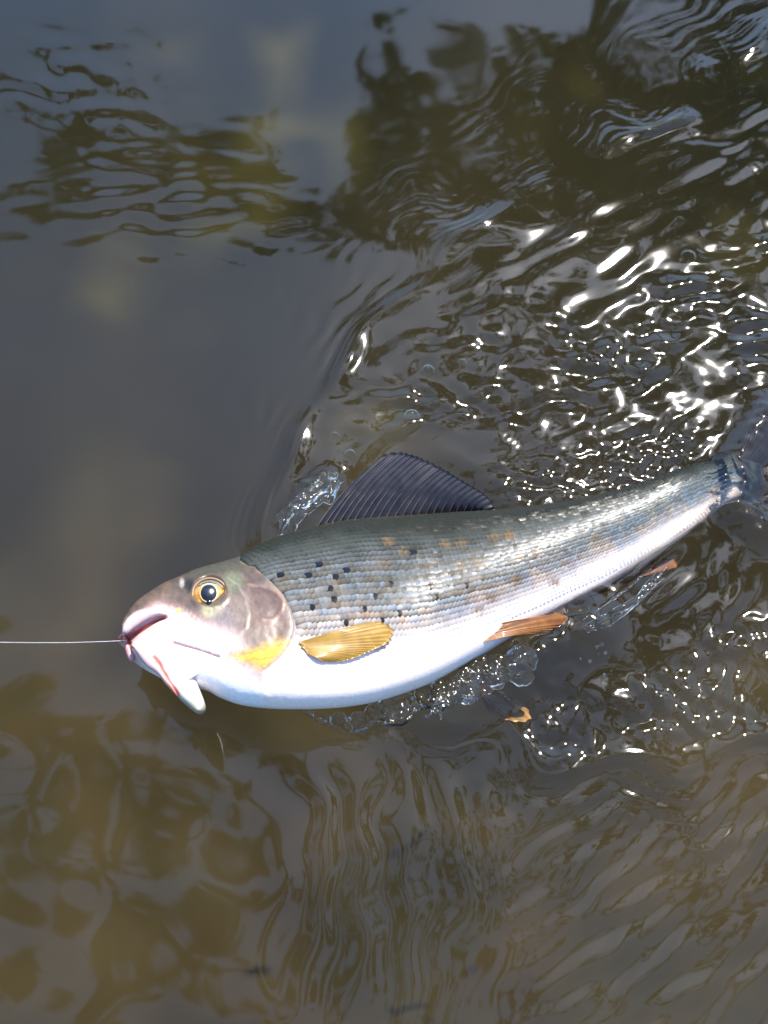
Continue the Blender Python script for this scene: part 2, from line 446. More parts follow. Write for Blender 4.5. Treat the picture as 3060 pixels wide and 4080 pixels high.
    k = mix(k, (0.06, 0.04, 0.02), smooth(1.25, 1.02, ey) * 0.8)
    return mix(c, np.clip(k, 0.006, 0.9), hd), hd

def head_relief(px, py):
    r = np.zeros_like(px)
    n = g1.height(px, py); n3 = g4.height(px, py)
    gx = np.interp(py, [p[1] for p in GILL], [p[0] for p in GILL], left=GILL[0][0] - 40, right=GILL[-1][0])
    x = px - gx
    fade = smooth(GILL[0][1] - 10, GILL[0][1] + 60, py) * smooth(2730, 2640, py)
    r += fade * 0.0008 * smooth(-70, -8, x) * smooth(4, -4, x)         # gill cover stands proud, then drops
    r -= fade * 0.0006 * smooth(-2, 6, x) * smooth(40, 8, x)
    r += 0.00022 * smooth(9, 2, seg_dist(px, py, SUBOP)) + 0.0002 * smooth(12, 2, seg_dist(px, py, PREOP))
    r -= 0.0016 * smooth(5, -9, seg_dist(px, py, MOUTH, True))
    r -= 0.0008 * smooth(10, 2, seg_dist(px, py, MOUTHLINE))
    r += 0.0009 * smooth(34, 12, seg_dist(px, py, Z1((200, 650), (260, 592), (340, 548), (450, 520))))
    r += 0.0008 * smooth(8, -20, seg_dist(px, py, MAXI, True))
    r -= 0.0013 * smooth(8, 1, seg_dist(px, py, CREASE))
    ey = np.hypot((px - EYE[0]) / EYE_R[0], (py - EYE[1]) / EYE_R[1])
    r += 0.0007 * smooth(1.45, 1.15, ey) - 0.0022 * smooth(1.08, 0.95, ey)
    r += 0.0005 * smooth(14, 5, np.hypot(px - 724, py - 2322)) - 0.0006 * smooth(8, 2, np.hypot(px - 730, py - 2322))
    r += 0.00003 * n + 0.000012 * n3
    return r

fish = empty('fish', tuple(at(1500, 2450, 0.0)))
tag(fish, 'silver spotted fish lying on its side at the water surface, dorsal fin spread', 'fish')
FOFF = np.array(fish.location)
def fpart(name, me, m, parent=None):
    """mesh given in world coordinates, hung under the fish"""
    o = obj(name, me, m)
    p = parent or fish
    o.parent = p
    if parent is None: o.matrix_parent_inverse = Matrix.Translation(-Vector(FOFF))
    return o

# body mesh: dense at the head
tb = np.concatenate([np.linspace(0.0, 9.6, 250, endpoint=False), np.linspace(9.6, len(ST) - 1, 150)])
NTH = 230
# more samples on the upper side
thb = np.concatenate([np.linspace(-0.35, math.pi + 0.35, 180, endpoint=False), np.linspace(math.pi + 0.35, 2 * math.pi - 0.35, NTH - 180, endpoint=False)])
TB, THB = np.meshgrid(tb, thb, indexing='ij')
P, N, AX = body(TB.ravel(), THB.ravel())
px, py = proj(P)
v = stations(TB.ravel())
den = np.hypot(v[:, 2] - v[:, 0], v[:, 3] - v[:, 1])
q = ((px - v[:, 0]) * (v[:, 2] - v[:, 0]) + (py - v[:, 1]) * (v[:, 3] - v[:, 1])) / den**2
c = flank_colour(px, py, q)
c, hd = head_colour(px, py, c)
rel = head_relief(px, py) * smooth(11.0, 10.0, TB.ravel())
upper = (np.sin(THB.ravel()) > -0.3)
rel = np.where(upper, rel, rel * 0.0)
taper = smooth(0, 0.5, TB.ravel())
P = P + N * (rel * taper)[:, None]
# close the snout and the tail root
nose = P[:NTH].mean(0) - AX[0] * 0.004; root = P[-NTH:].mean(0) + AX[-1] * 0.004
V = np.vstack([P, nose, root])
quads = grid_quads(len(tb), NTH, 0, True)
me = mesh_np('body', V, quads)
bm = bmesh.new(); bm.from_mesh(me); bm.verts.ensure_lookup_table()
n0 = len(P)
for j in range(NTH):
    k = (j + 1) % NTH
    bm.faces.new((bm.verts[n0], bm.verts[k], bm.verts[j])).smooth = True
    b0 = (len(tb) - 1) * NTH
    bm.faces.new((bm.verts[n0 + 1], bm.verts[b0 + j], bm.verts[b0 + k])).smooth = True
bmesh.ops.recalc_face_normals(bm, faces=bm.faces)
bm.to_mesh(me); bm.free()
set_col(me, np.vstack([c, c[0], c[-1]]))
body_o = fpart('body', me, M_BODY)

# ------------------------------------------------------------------ scales
def scale_template():
    # a little shield: x towards the tail, y across, z out
    ring = [(-0.62, -0.42), (-0.30, -0.56), (0.15, -0.54), (0.50, -0.34), (0.66, 0.0), (0.50, 0.34), (0.15, 0.54), (-0.30, 0.56), (-0.62, 0.42)]
    V = [(0.05, 0, 0.13)] + [(x, y, 0.0 + 0.12 * (x + 0.62) - 0.20 * y * y) for x, y in ring]
    V += V[2:9]
    V += [(x * 0.97, y * 0.97, 0.12 * (x + 0.62) - 0.20 * y * y - 0.14) for x, y in ring[1:8]]
    F = [(0, i + 1, (i + 1) % 9 + 1) for i in range(9)]
    F4 = [(10 + i, 17 + i, 18 + i, 11 + i) for i in range(6)]
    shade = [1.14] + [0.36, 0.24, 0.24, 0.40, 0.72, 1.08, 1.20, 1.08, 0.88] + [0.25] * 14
    return np.array(V), F, F4, np.array(shade)
SV, SF, SF4, SSH = scale_template()
NROW = 43
th_rows = np.linspace(-0.12, math.pi * 0.985, NROW)
# equal arc rows around the section (ellipse measured at mid body)
_h, _w = 0.040, 0.0235
fine = np.linspace(-0.15, math.pi, 800)
ds = np.sqrt((_h * np.sin(fine))**2 + (_w * np.cos(fine))**2); cum = np.concatenate([[0], np.cumsum((ds[1:] + ds[:-1]) / 2 * np.diff(fine))])
th_rows = np.interp(np.linspace(0, cum[-1], NROW), cum, fine)
rows = []
t_lo, t_hi = 6.0, 21.0
arc_of = lambda t: np.interp(t, _tt, _arc)
t_of = lambda a: np.interp(a, _arc, _tt)
pitch0 = cum[-1] / (NROW - 1)
cols = []
a = arc_of(t_lo)
while a < arc_of(t_hi):
    t_ = float(t_of(a)); cols.append(t_)
    hh = float(frame([t_])[2][0])
    a += pitch0 * (0.62 + 0.38 * min(1, hh / 0.037)) * 0.98
S_t, S_th, S_r = [], [], []
for ci, t_ in enumerate(cols):
    t2 = cols[min(ci + 1, len(cols) - 1)]
    for r in range(NROW):
        S_t.append(t_ if r % 2 == 0 else (t_ + t2) / 2); S_th.append(th_rows[r]); S_r.append(r)
S_t = np.array(S_t); S_th = np.array(S_th); S_r = np.array(S_r)
S_t = S_t + rng.normal(0, 0.006, len(S_t))
S_t = np.clip(S_t, 0, len(ST) - 1)
SP, SN, SA = body(S_t, S_th)
spx, spy = proj(SP)
gx = np.interp(spy, [p[1] for p in GILL], [p[0] for p in GILL], left=GILL[0][0], right=GILL[-1][0])
gx = np.where(spy < GILL[0][1], GILL[0][0] - (GILL[0][1] - spy) * 0.2, gx)
vv = stations(S_t); dn = np.hypot(vv[:, 2] - vv[:, 0], vv[:, 3] - vv[:, 1])
qk = ((spx - vv[:, 0]) * (vv[:, 2] - vv[:, 0]) + (spy - vv[:, 1]) * (vv[:, 3] - vv[:, 1])) / dn**2
keep = (spx > gx + 14) & (qk < 0.70 + 0.12 * smooth(1500, 2500, spx))
S_t, S_th, S_r, SP, SN, SA, spx, spy = [a[keep] for a in (S_t, S_th, S_r, SP, SN, SA, spx, spy)]
v = stations(S_t); den = np.hypot(v[:, 2] - v[:, 0], v[:, 3] - v[:, 1])
sq = ((spx - v[:, 0]) * (v[:, 2] - v[:, 0]) + (spy - v[:, 1]) * (v[:, 3] - v[:, 1])) / den**2
sc = flank_colour(spx, spy, sq)
mid = smooth(0.12, 0.25, sq) * (1 - smooth(0.5, 0.64, sq))
sc = sc * (1 + 0.055 * rng.normal(0, 1, len(sc)) * (0.25 + 0.75 * mid))[:, None]
sc = sc * np.where(S_r % 2 == 0, 0.86, 1.12)[:, None]**mid[:, None]
sc = mix(sc, sc * np.array([1.06, 0.93, 0.80]), mid * (S_r % 2 == 0))
# brown thread between the rows
br = 0.6 * (rng.random(len(sc)) < 0.10) * mid
sc = mix(sc, sc * np.array([0.80, 0.66, 0.52]), br)
for (bx, by) in BROWNS:
    d = np.hypot((spx - bx) / 1.3, spy - by); sc = mix(sc, np.array([0.12, 0.075, 0.035]), smooth(24, 8, d) * 0.65)
spot = np.zeros(len(sc), bool)
for (bx, by) in SPOTS:
    d = np.hypot(spx - bx, spy - by); i = int(np.argmin(d)); spot[i] = True
    sc = mix(sc, sc * np.array([0.7, 0.55, 0.4]), smooth(30, 12, d) * 0.75)
sc[spot] = np.array([0.006, 0.009, 0.016])
sc = np.clip(sc, 0.004, 0.88)
# local frame and size
hh = frame(S_t)[2]; ww = frame(S_t)[3]
dth = np.gradient(th_rows)[S_r]
sizey = np.sqrt((hh * np.sin(S_th))**2 + (ww * np.cos(S_th))**2) * dth
sizex = pitch0 * (0.62 + 0.38 * np.minimum(1, hh / 0.037))
AXT = SA - SN * (SA * SN).sum(1)[:, None]; AXT /= np.linalg.norm(AXT, axis=1)[:, None]
BX = np.cross(SN, AXT)
vd = SP - CAM; vd /= np.linalg.norm(vd, axis=1)[:, None]
facing = -(vd * SN).sum(1)
area = facing * sizex * sizey * (mid + 0.1) * (facing > 0)
# the template's dark lower/upper edge: flip so the thread lies on the belly side of every scale
flip = np.where(np.einsum('ij,ij->i', BX, frame(S_t)[1]) > 0, 1.0, -1.0)
order = np.argsort(-area)
single = np.zeros(len(sc), bool); single[order[:300]] = True
KX, KY, KZ = 1.75, 1.28, 0.75
def scale_mesh(name):
    me = bpy.data.meshes.new(name)
    me.from_pydata([tuple(p) for p in SV], [], SF + SF4)
    me.polygons.foreach_set('use_smooth', np.ones(len(me.polygons), bool))
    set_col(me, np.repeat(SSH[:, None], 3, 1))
    return me
sm = scale_mesh('scale')
jit = rng.normal(0, 0.03, (len(sc), 2))
def scale_axes(i):
    # the whole scale lifts a little towards its free rear edge
    x = AXT[i] + SN[i] * (0.045 + (0.7 + 1.2 * float(smooth(0.2, 0.05, sq[i]))) * jit[i, 0]); x /= np.linalg.norm(x)
    y = BX[i] * flip[i] + SN[i] * (0.9 * jit[i, 1] + 0.30 * float(smooth(0.16, 0.04, sq[i]))); y -= x * (x @ y); y /= np.linalg.norm(y)
    z = np.cross(x, y)
    if z @ SN[i] < 0: z = -z
    return x, y, z
big_V, big_F, big_F4, big_C = [], [], [], []
lim = 0.70 + 0.12 * smooth(1500, 2500, spx)
sink = smooth(lim - 0.22, lim, sq)
for i in range(len(sc)):
    x, y, z = scale_axes(i)
    if spot[i]: x, y = x * 0.72, y * 0.8
    o_ = SP[i] + SN[i] * (0.00012 - 0.0007 * sink[i] + (0.00035 if spot[i] else 0))
    if single[i]:
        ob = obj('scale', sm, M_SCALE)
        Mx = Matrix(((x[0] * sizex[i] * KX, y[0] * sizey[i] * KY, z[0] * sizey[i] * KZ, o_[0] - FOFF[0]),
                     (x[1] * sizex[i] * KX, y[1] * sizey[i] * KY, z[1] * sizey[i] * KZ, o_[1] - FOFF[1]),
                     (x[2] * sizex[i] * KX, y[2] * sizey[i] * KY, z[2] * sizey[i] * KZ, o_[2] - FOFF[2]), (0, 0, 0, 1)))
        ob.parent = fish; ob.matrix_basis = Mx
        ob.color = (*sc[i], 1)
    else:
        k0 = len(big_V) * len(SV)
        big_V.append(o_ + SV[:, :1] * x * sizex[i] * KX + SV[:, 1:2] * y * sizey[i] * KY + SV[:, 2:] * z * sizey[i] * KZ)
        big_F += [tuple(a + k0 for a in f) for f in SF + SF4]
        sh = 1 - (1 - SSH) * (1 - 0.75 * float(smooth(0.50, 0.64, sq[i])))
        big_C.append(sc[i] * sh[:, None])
me = bpy.data.meshes.new('small_scales')
bv = np.vstack(big_V)
me.from_pydata(bv.tolist(), [], big_F)
me.polygons.foreach_set('use_smooth', np.ones(len(me.polygons), bool))
set_col(me, np.vstack(big_C))
o = fpart('small_scales', me, M_SCALE); tag(o, kind='stuff')

# ------------------------------------------------------------------ eye
ey3 = None
def surf_at(pxx, pyy, off=0.0):
    """where the line of sight through a pixel meets the fish's upper surface"""
    T0, TH0 = np.meshgrid(np.linspace(0, len(ST) - 1, 260), np.linspace(0, math.pi, 120), indexing='ij')
    p, n, a = body(T0.ravel(), TH0.ravel())
    x, y = proj(p)
    vis = (n * (CAM - p)).sum(1) > 0
    d = np.where(vis, np.hypot(x - pxx, y - pyy), 1e9); i = int(np.argmin(d))
    return p[i] + n[i] * off, n[i], a[i]
ep, en, ea = surf_at(*EYE)
vd = CAM - ep; vd /= np.linalg.norm(vd)
en2 = en * 0.55 + vd * 0.45; en2 /= np.linalg.norm(en2)
mmpx = np.linalg.norm(at(1000, 2300, 0.04) - at(1001, 2300, 0.04))
er = EYE_R[0] * mmpx * 1.02
def dome(name, centre, nrm, rad, height, m, r0=0.0, cols=None, squash=1.0, up=None, rings=14, seg=48, z0=0.0):
    up = np.array([0, 1.0, 0.25]) if up is None else up
    ex = np.cross(up, nrm); ex /= np.linalg.norm(ex); eyv = np.cross(nrm, ex)
    V = []; 
    for i in range(rings + 1):
        f = r0 + (1 - r0) * i / rings
        for j in range(seg):
            a = 2 * math.pi * j / seg
            V.append(centre + rad * f * (math.cos(a) * ex + math.sin(a) * squash * eyv) + nrm * (z0 + height * (1 - f * f)))
    return mesh_np(name, np.array(V), grid_quads(rings + 1, seg, 0, True)), ex, eyv
M_IRIS, n_, out_ = mat('golden_iris')
tc = node(n_, 'TexCoord'); nz = node(n_, 'TexNoise', Scale=420.0, Detail=4.0); n_.links.new(tc.outputs['Object'], nz.inputs['Vector'])
cc = ramp(n_, nz.outputs[0], [(0.3, (0.30, 0.12, 0.018)), (0.55, (0.52, 0.25, 0.035)), (0.75, (0.66, 0.38, 0.08))])
b = node(n_, 'BsdfPrincipled', Roughness=0.3, Metallic=0.25); n_.links.new(cc, b.inputs['Base Color']); n_.links.new(b.outputs[0], out_.inputs['Surface'])
M_PUPIL = simple('pupil', (0.004, 0.006, 0.014), 0.15)
M_RIM = simple('pale_pupil_rim', (0.50, 0.28, 0.07), 0.35)
M_CORNEA, n_, out_ = mat('cornea')
fr = node(n_, 'Fresnel', IOR=1.22); tp = node(n_, 'BsdfTransparent'); gl = node(n_, 'BsdfGlossy', Roughness=0.05); mx = node(n_, 'MixShader')
n_.links.new(fr.outputs[0], mx.inputs[0]); n_.links.new(tp.outputs[0], mx.inputs[1]); n_.links.new(gl.outputs[0], mx.inputs[2]); n_.links.new(mx.outputs[0], out_.inputs['Surface'])
M_SOCKET = simple('dark_eye_rim', (0.20, 0.10, 0.03), 0.4, 0.3)
eye_base = ep - en * 0.0012
me, ex, eyv = dome('eye', eye_base, en2, er, 0.0024, M_IRIS)
eye = fpart('eye', me, M_IRIS)
pc = eye_base - ex * er * 0.09 * 0 + en2 * 0.0022 - ex * er * 0.06 - eyv * er * 0.06
me, _, _ = dome('pupil', pc, en2, er * 0.50, 0.0006, M_PUPIL, squash=1.16)
fpart('pupil', me, M_PUPIL, eye)
# notch of the pupil towards the mouth
me, _, _ = dome('pupil_notch', pc - eyv * er * 0.58 - en2 * 0.00035 + ex * er * 0.04, en2, er * 0.20, 0.0004, M_PUPIL, squash=1.3)
fpart('pupil_notch', me, M_PUPIL, eye)
me, _, _ = dome('pupil_rim', pc - en2 * 0.00025, en2, er * 0.58, 0.0004, M_RIM, squash=1.14, r0=0.5)
fpart('pupil_rim', me, M_RIM, eye)
me, _, _ = dome('cornea', eye_base, en2, er * 1.03, 0.0042, M_CORNEA)
fpart('cornea', me, M_CORNEA, eye)
th = np.linspace(0, 2 * math.pi, 49)
ringp = eye_base + er * 1.06 * (np.cos(th)[:, None] * ex + np.sin(th)[:, None] * eyv * 0.99) + en2 * 0.0003
Vt, Qt = tube(ringp, 0.0007, 8)
fpart('eyelid', mesh_np('eyelid', Vt, Qt), M_SOCKET, eye)

# ------------------------------------------------------------------ soft pieces: throat flap, lip
def pillow(name, outline, spine, z_out, thick, rings=9, colfun=None, tilt=None, n=120):
    """a plump piece: rings shrink from the outline to a spine, raised on both faces"""
    ol = np.asarray(outline, float); ol = np.vstack([ol, ol[:1]])
    ol = resample(ol, n + 1)[:-1]
    sp = resample(spine, 200)
    d = ((ol[:, None] - sp[None])**2).sum(-1); near = sp[d.argmin(1)]
    zf = z_out if callable(z_out) else (lambda x, y: np.full(len(x), z_out))
    V = []; PX = []
    for side in (1, -1):
        for i in range(rings + 1):
            f = i / rings
            p = ol * (1 - f) + near * f
            hgt = thick * math.sqrt(max(0, 1 - (1 - f)**2)) * side
            w_ = at(p[:, 0], p[:, 1], zf(p[:, 0], p[:, 1]))
            w_ = w_ + np.array([0, -0.25, 0.97]) * hgt
            V.append(w_); PX.append(p)
    V = np.vstack(V); PX = np.vstack(PX)
    qd = np.vstack([grid_quads(rings + 1, n, 0, True), grid_quads(rings + 1, n, (rings + 1) * n, True)])
    me = mesh_np(name, V, qd)
    bm = bmesh.new(); bm.from_mesh(me); bmesh.ops.remove_doubles(bm, verts=bm.verts, dist=1e-6)
    bmesh.ops.recalc_face_normals(bm, faces=bm.faces)
    bm.to_mesh(me); bm.free()
    me.polygons.foreach_set('use_smooth', np.ones(len(me.polygons), bool))
    co = np.empty(len(me.vertices) * 3, np.float32); me.vertices.foreach_get('co', co); co = co.reshape(-1, 3)
    x, y = proj(co.astype(float))
    set_col(me, colfun(x, y))
    return me
def flap_col(x, y):
    n = g1.height(x, y)
    c = mix(np.array([0.76, 0.66, 0.63]), np.array([0.60, 0.42, 0.40]), smooth(680, 560, x))
    tip = smooth(560, 640, (y - 2150) * 0.7 - (x - 400) * -0.55 + 0 * x)   # towards the tip
    k = smooth(2745, 2800, y + 0.25 * (x - 730))
    c = mix(c, np.array([0.34, 0.315, 0.23]), smooth(2752, 2800, y + 0.3 * (730 - x)))
    cr = seg_dist(x, y, Z1((400, 860), (440, 920), (500, 1040), (560, 1125)))
    c = mix(c, np.array([0.36, 0.10, 0.08]), smooth(17, 4, cr + 2 * n))
    c = mix(c, np.array([0.55, 0.30, 0.26]), smooth(22, 6, seg_dist(x, y, Z1((330, 930), (420, 990), (480, 1062), (560, 1145)))) * 0.7)
    return np.clip(c, 0, 0.86)
M_FLESH = skin_material('wet_pale_flesh', 0.35, 0.5, 0.25, 0.5, 0.15, 500)
flap = Z1((225, 765), (262, 835), (340, 930), (420, 987), (480, 1062), (560, 1142), (600, 1190), (680, 1258), (728, 1284), (763, 1266), (772, 1222), (742, 1132), (706, 1045), (690, 1008), (760, 960), (700, 850), (560, 760), (400, 720), (290, 720))
me = pillow('throat_flap', flap, Z1((330, 810), (470, 900), (600, 1050), (735, 1250)), lambda x, y: 0.040 - 0.0000 * x, 0.0065, 12, flap_col)
fpart('throat_flap', me, M_FLESH)
me = pillow('jaw_edge', Z1((228, 770), (268, 838), (340, 930), (420, 987), (480, 1062), (566, 1150), (540, 1080), (490, 1000), (450, 930), (395, 850), (330, 790)), Z1((270, 800), (400, 920), (520, 1070)), 0.0445, 0.003, 8, lambda x, y: mix(np.array([0.52, 0.34, 0.32]), np.array([0.36, 0.13, 0.10]), smooth(16, 4, seg_dist(x, y, Z1((395, 855), (445, 925), (500, 1030), (560, 1130))))))
fpart('jaw_edge', me, M_FLESH)
lip = Z1((168, 690), (172, 760), (185, 820), (205, 872), (222, 895), (240, 894), (258, 860), (268, 825), (240, 790), (222, 755), (200, 700))
me = pillow('lower_lip', lip, Z1((185, 720), (205, 790), (232, 870)), 0.036, 0.0035, 8, lambda x, y: mix(np.array([0.42, 0.13, 0.11]), np.array([0.62, 0.30, 0.30]), smooth(2560, 2630, y)))
fpart('lower_lip', me, M_FLESH)
me = pillow('upper_lip', Z1((160, 690), (168, 630), (205, 570), (270, 520), (360, 500), (455, 520), (480, 552), (420, 562), (330, 600), (250, 650), (195, 690)), Z1((190, 640), (260, 580), (350, 545), (440, 540)), 0.0455, 0.0024, 8,
            lambda x, y: mix(np.array([0.46, 0.33, 0.32]), np.array([0.20, 0.11, 0.09]), smooth(2450, 2410, y + 0.35 * (x - 560))))
fpart('upper_lip', me, M_FLESH)

# ------------------------------------------------------------------ fins
def fin(name, base3, tip3, nrays, m_mem, m_ray, bow=0.0, bowdir=(0, 0, 1), ray_r=0.00035, corr=0.0004, sag=0.0, ragged=0.02, curve=None, seed=1, thick=0.0003, parent=None):
    """membrane with corrugations plus one tube per ray"""
    g = np.random.default_rng(seed)
    per = 6; nu = nrays * per + 1; nv = 26
    u = np.linspace(0, 1, nu); ph = u * nrays
    B = resample(base3, 400); T = resample(tip3, 400)
    uj = np.clip(u + np.interp(u, np.linspace(0, 1, nrays + 1), np.concatenate([[0], g.normal(0, 0.16 / nrays, nrays - 1), [0]])), 0, 1)
    pick = lambda A, q_: np.stack([np.interp(q_, np.linspace(0, 1, 400), A[:, k_]) for k_ in range(3)], -1)
    B = pick(B, u); T = pick(T, uj)
    rg = 1 - ragged * (0.5 - 0.5 * np.cos(2 * math.pi * ph)) - ragged * 0.6 * np.interp(u, np.linspace(0, 1, nrays + 1), g.random(nrays + 1))
    T = B + (T - B) * rg[:, None]
    s = np.linspace(0, 1, nv)
    bd = np.asarray(bowdir, float)
    G = B[:, None] * (1 - s)[None, :, None] + T[:, None] * s[None, :, None]
    if curve is not None:                # rays lean back: slide along the base direction with s(1-s)
        bdir = (B[-1] - B[0])
        G = G + bdir * (curve * (s * (1 - s)))[None, :, None]
    G = G + bd * (bow * np.sin(math.pi * s * 0.9) )[None, :, None] 
    nrm = np.cross(np.gradient(G, axis=0), np.gradient(G, axis=1)); nrm /= np.linalg.norm(nrm, axis=2)[..., None] + 1e-12
    if nrm[..., 2].mean() < 0: nrm = -nrm
    wob = 0.6 * np.sin(u * 9 + seed)[:, None] * s[None, :] * corr
    Gm = G + nrm * (corr * np.cos(2 * math.pi * ph)[:, None] * (0.3 + 0.7 * s)[None, :] + wob)[..., None]
    top = Gm + nrm * thick / 2; bot = Gm - nrm * thick / 2
    Q1 = grid_quads(nu, nv); Q2 = grid_quads(nu, nv, nu * nv)[:, ::-1]
    rim = []
    idx = [i * nv for i in range(nu)][::-1] + list(range(0, nv)) + [i * nv + nv - 1 for i in range(nu)] + [(nu - 1) * nv + j for j in range(nv)][::-1]
    for a_, b_ in zip(idx, idx[1:] + idx[:1]):
        if a_ != b_: rim.append((a_, b_, b_ + nu * nv, a_ + nu * nv))
    me = mesh_np(name, np.vstack([top.reshape(-1, 3), bot.reshape(-1, 3)]), np.vstack([Q1, Q2, np.array(rim)]))
    f = fpart(name, me, m_mem, parent)
    for k in range(nrays + 1):
        i = min(k * per, nu - 1)
        pth = G[i] + nrm[i] * corr * 0.6 + nrm[i] * (wob[i])[:, None]
        Vt, Qt = tube(pth, ray_r * (1 - 0.65 * s), 6)
        fpart('fin_ray', mesh_np('fin_ray', Vt, Qt), m_ray, f)
    return f
def P3(pts, z):
    pts = np.asarray(pts, float); return at(pts[:, 0], pts[:, 1], np.broadcast_to(np.asarray(z, float), (len(pts),)))

M_DORSAL = fin_material('dark_dorsal_membrane', (0.010, 0.010, 0.015), (0.030, 0.025, 0.028), 0.15, 1.0, 0.84, 0.35)
M_DRAY = simple('dorsal_ray', (0.055, 0.046, 0.042), 0.5, 0.1, (300, (0.13, 0.09, 0.06)))
tbase = np.linspace(9.95, 14.0, 14)
bp_, bn_, _ = body(tbase, np.full(14, 0.10)); base3 = bp_ - bn_ * 0.0015
tipz = [0.010, 0.011, 0.011, 0.010, 0.009, 0.008, 0.007, 0.006, 0.005, 0.004, 0.003]
tip = [(1535, 1812), (1583, 1801), (1636, 1809), (1703, 1836), (1762, 1866), (1815, 1899), (1875, 1935), (1928, 1968), (1955, 1998), (1966, 2020), (1978, 2036)]
fin('dorsal_fin', base3, P3(tip, tipz), 23, M_DORSAL, M_DRAY, bow=0.002, ray_r=0.00027, corr=0.00028, curve=-0.14, ragged=0.015, seed=3)

M_PEC = fin_material('golden_fin_membrane', (0.27, 0.145, 0.022), (0.42, 0.25, 0.05), 0.25, 0.25, 0.9)
M_PRAY = simple('golden_ray', (0.24, 0.12, 0.022), 0.5, 0.1, (300, (0.36, 0.20, 0.04)))
# pectoral: lies against the flank
def on_body(pts, off):
    return np.array([surf_at(x, y, o_)[0] for (x, y), o_ in zip(pts, off)])
pb = on_body([(1190, 2560), (1195, 2568), (1203, 2580), (1214, 2592), (1226, 2604)], [0.0008] * 5)
pt = on_body([(1450, 2486), (1512, 2483), (1562, 2500), (1576, 2530), (1545, 2562), (1470, 2602), (1380, 2630), (1296, 2640)], [0.0016, 0.0018, 0.002, 0.002, 0.0018, 0.0016, 0.0012, 0.0008])
fin('pectoral_fin', pb, pt, 19, M_PEC, M_PRAY, bow=0.0016, bowdir=(0, -0.2, 1), ray_r=0.00013, corr=0.00003, ragged=0.025, seed=5)
M_PELV = fin_material('reddish_fin_membrane', (0.19, 0.065, 0.022), (0.34, 0.14, 0.035), 0.3, 0.3, 0.68)
M_VRAY = simple('reddish_ray', (0.26, 0.09, 0.03), 0.4, 0.3, (300, (0.45, 0.22, 0.06)))
fin('pelvic_fin', P3([(1888, 2512), (1896, 2530), (1908, 2546), (1924, 2558)], 0.014), P3([(2130, 2464), (2190, 2454), (2240, 2444), (2264, 2458), (2256, 2484), (2217, 2504), (2150, 2524)], [0.009, 0.006, 0.004, 0.003, 0.003, 0.004, 0.006]), 10, M_PELV, M_VRAY, bow=0.003, ray_r=0.00022, corr=0.00012, ragged=0.02, seed=6)
M_AMBER = fin_material('amber_fin_membrane', (0.36, 0.17, 0.04), (0.55, 0.30, 0.08), 0.35, 0.1, 0.8)
fin('pelvic_fin', P3([(1850, 2690), (1862, 2700), (1876, 2712), (1890, 2722)], 0.002), P3([(2000, 2760), (2060, 2790), (2110, 2830), (2120, 2865), (2080, 2880), (2020, 2870), (1960, 2850)], -0.008), 10, M_AMBER, M_VRAY, bow=-0.002, ray_r=0.0003, corr=0.0002, ragged=0.03, seed=7)
fin('anal_fin', P3([(2290, 2400), (2360, 2365), (2430, 2325), (2490, 2290)], -0.010), P3([(2440, 2345), (2560, 2300), (2650, 2275), (2700, 2258), (2700, 2232), (2640, 2222), (2570, 2245)], -0.017), 11, M_PELV, M_VRAY, bow=0.0, ray_r=0.0003, corr=0.00015, ragged=0.02, seed=8)
M_TAIL = fin_material('dusky_tail_membrane', (0.014, 0.011, 0.017), (0.036, 0.027, 0.034), 0.15, 0.0, 0.3)
M_TRAY = fin_material('tail_ray', (0.03, 0.023, 0.028), (0.05, 0.04, 0.045), 0.15, 0.0, 0.3)
fin('tail_fin', P3([(2950, 1815), (2965, 1850), (2968, 1890), (2962, 1935), (2945, 1975)], -0.020), P3([(3010, 1560), (3130, 1560), (3200, 1640), (3160, 1760), (3120, 1880), (3150, 1980), (3230, 2080), (3220, 2170), (3090, 2130)], [-0.045, -0.055, -0.06, -0.06, -0.06, -0.06, -0.065, -0.065, -0.055]), 22, M_TAIL, M_TRAY, bow=0.002, ray_r=0.0006, corr=0.0005, ragged=0.03, seed=9)
ab, an, _ = body(np.linspace(17.2, 17.9, 5), np.full(5, 0.1))
fin('adipose_fin', ab, P3([(2500, 1925), (2545, 1900), (2590, 1885), (2610, 1893), (2600, 1908)], -0.004), 4, M_TAIL, M_TRAY, ray_r=0.0003, corr=0.0001, seed=10)

# ------------------------------------------------------------------ fishing line
M_LINE, n_, out_ = mat('clear_nylon_line')
b = node(n_, 'BsdfPrincipled', Roughness=0.15); b.inputs['Base Color'].default_value = (0.75, 0.74, 0.72, 1); n_.links.new(b.outputs[0], out_.inputs['Surface'])
a0 = at(np.array(505.0), np.array(2552.0), 0.040); a1 = at(np.array(0.0), np.array(2559.0), 0.075)
dl = a1 - a0
path = np.array([a0 + dl * s + np.array([0, 0, -0.0015 * math.sin(math.pi * min(s, 1)) if s < 1 else 0.02 * (s - 1)**2]) for s in np.concatenate([np.linspace(0, 1, 30), np.linspace(1.1, 14, 40)])])
Vt, Qt = tube(path, 0.00010, 6)
tag(obj('fishing_line', mesh_np('fishing_line', Vt, Qt), M_LINE), 'thin clear fishing line pulled taut from the fish\'s mouth', 'fishing line')

